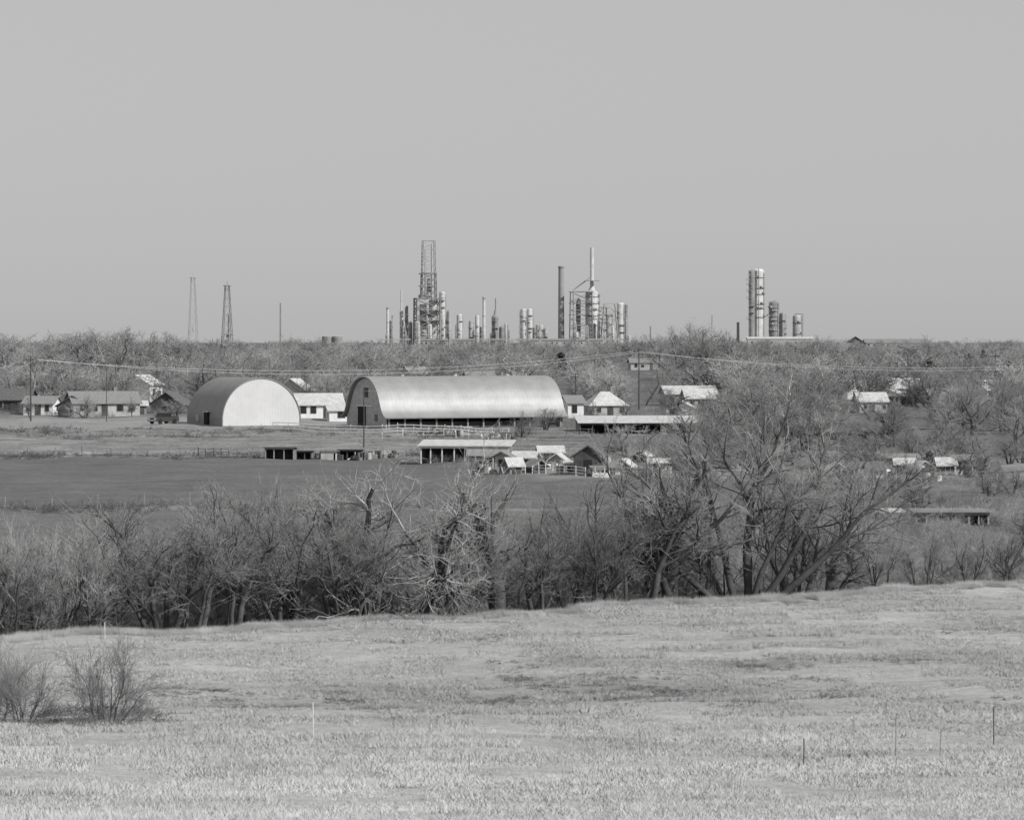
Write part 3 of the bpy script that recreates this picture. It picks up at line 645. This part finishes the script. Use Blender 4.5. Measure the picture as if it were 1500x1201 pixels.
T.box('upper_deck','rm',3.5,0,z(412),8,8,.35);T.beam('overhead_line','rm',(3.5,0,z(405)),(-7,0,z(425)),.5,6);T.beam('overhead_line','rm',(-7,0,z(425)),(-7,0,z(490)),.5,6);T.done()
column('vacuum_column_shaded_side',848,438,5,'rm',plat=4).done()
T=place_T('pipe_rack_structure',893,2200);g=T.e.location.z;frame(T,'frame','rm',0,0,0,z(445),10,6,5,.4);T.cyl('drum','rl',0,0,2,1.8,z(460)-2,12);T.done()
T=place_T('pipe_rack_structure',879,2210);frame(T,'frame','rd',0,0,0,z(450),8,7,5,.4)
for r_ in(452,468,484):T.box('deck','rd',0,0,z(r_),9,8,.35)
T.done()
column('vacuum_column_shaded_side',909,443,11,'rl',plat=4,m2='rm').done();column('vacuum_column_shaded_side',917,446,5,'rd',plat=4).done()
stack(953,478,2,'rd')
column('vacuum_column',1110,393,19,'rl',plat=6,m2='rd').done()
column('vacuum_column_shaded_side',1101,396,9,'rd',plat=7,D=2195).done()  # dark cylinder stands in for the vacuum column's shaded left side
column('regenerator_vessel',1134,441,15,'rd',plat=6,m2='rm').done();column('reflux_drum_column',1146,458,9,'rd',plat=3,m2='rm').done()
column('regenerator_vessel',1167,461,12,'rm',plat=2,m2='rd').done()
T=place_T('flare_pipe',1176,2200);h=topz(460,2200)-T.e.location.z;T.beam('riser','rd',(0,0,0),(0,0,h),.35,6);T.beam('crossover','rd',(0,0,h),(-4.5,0,h),.35,6);T.beam('drop','rd',(-4.5,0,h),(-4.5,0,h-3),.35,6);T.done()
for i in range(44):
    px=random.choice([random.uniform(565,800),random.uniform(580,700),random.uniform(838,925)]);column('process_vessel',px,random.uniform(466,492),random.uniform(2,7),random.choice(['rl','rl','rm','rd']),D=random.uniform(2150,2290),plat=random.choice([1,2,3]),m2='rm').done()
T=place_T('pipe_rack',745,2180)
for i in range(60):
    X=-72+i*2.4;
    if i%3==0:T.beam('bent','rm',(X,0,0),(X,0,4.5),.35)
for k in(3.5,4.2):T.beam('pipe_run','rm',(-72,0,k),(70,0,k),.3,6)
T.done()
for px in(479,494):
    T=place_T('storage_tank',px,1900);h=topz(493,1900)-T.e.location.z;T.cyl('shell','rd',0,0,0,2.5,h,20);T.cyl('roof','rm',0,0,h,2.5,.5,20,.2);T.done()
# ------------------------------------------------ vehicle
def car(name,px,D,yaw,m):
    T=Thing(name,bx(px,D),D,math.radians(yaw))
    body=[(-2.2,.35),(2.2,.35),(2.25,.6),(2.15,.88),(1.0,.98),(-1.1,1.0),(-2.2,.95),(-2.28,.6)]
    T.prism('body',m,body,-.85,.85,'y')
    T.prism('glasshouse','glass',[(.95,.97),(.45,1.5),(-.35,1.55),(-.8,1.52),(-.95,.99)],-.74,.74,'y')
    T.prism('roof_panel',m,[(.5,1.5),(.4,1.58),(-.75,1.6),(-.85,1.52)],-.76,.76,'y')
    for X in(-1.4,1.4):
        for s_ in(-1,1):
            n=14;V=[(X+.36*math.cos(2*math.pi*i/n),s_*.72,.36+.36*math.sin(2*math.pi*i/n))for i in range(n)]+[(X+.36*math.cos(2*math.pi*i/n),s_*.92,.36+.36*math.sin(2*math.pi*i/n))for i in range(n)]
            T.add('wheel','tyre',V,[(i,(i+1)%n,n+(i+1)%n,n+i)for i in range(n)]+[tuple(range(n)),tuple(range(2*n-1,n-1,-1))])
    T.box('front_bumper','chrome',2.32,0,.42,.1,1.7,.16);T.box('rear_bumper','chrome',-2.34,0,.42,.1,1.7,.16)
    for s_ in(-1,1):T.box('headlamp','white',2.24,s_*.6,.66,.06,.25,.16)
    T.box('bed_rail',m,-1.6,.8,.96,1.3,.08,.15);T.box('bed_rail',m,-1.6,-.8,.96,1.3,.08,.15)
    T.done()
car('parked_pickup_truck',239,545,-130,'car')
# ------------------------------------------------ camera, sun, sky
cam=bpy.data.cameras.new('camera');co=bpy.data.objects.new('camera',cam);COL.objects.link(co);co.location=(0,0,CZ)
co.rotation_euler=(math.radians(90)-math.atan(100.5/F),0,0);cam.sensor_width=36;cam.lens=36*F/1500;cam.clip_start=1;cam.clip_end=20000;sc.camera=co
el=math.radians(36);az=math.atan2(.80,-.60)
sd=Vector((math.sin(az)*math.cos(el),math.cos(az)*math.cos(el),math.sin(el)))
sl=bpy.data.lights.new('sun','SUN');so=bpy.data.objects.new('sun',sl);COL.objects.link(so);sl.energy=3.8;sl.angle=math.radians(.6);sl.color=(1,.99,.98)
so.rotation_euler=sd.to_track_quat('Z','Y').to_euler();so.location=(50,-50,100)
w=bpy.data.worlds.new('World');sc.world=w;w.use_nodes=True;nt=w.node_tree;bg=nt.nodes['Background']
sk=nt.nodes.new('ShaderNodeTexSky');sk.sky_type='NISHITA';sk.sun_disc=False;sk.sun_elevation=el;sk.sun_rotation=az;sk.air_density=1;sk.dust_density=1.5;sk.altitude=300
bw=nt.nodes.new('ShaderNodeRGBToBW');nt.links.new(sk.outputs[0],bw.inputs[0])
# hazy-day luminance response: compress the range of the sky
pw=nt.nodes.new('ShaderNodeMath');pw.operation='POWER';pw.inputs[1].default_value=.16;nt.links.new(bw.outputs[0],pw.inputs[0])
ml=nt.nodes.new('ShaderNodeMath');ml.operation='MULTIPLY';ml.inputs[1].default_value=3.9;nt.links.new(pw.outputs[0],ml.inputs[0])
nt.links.new(ml.outputs[0],bg.inputs['Color']);bg.inputs['Strength'].default_value=.1
sc.view_settings.view_transform='Standard';sc.view_settings.look='None';sc.view_settings.exposure=0
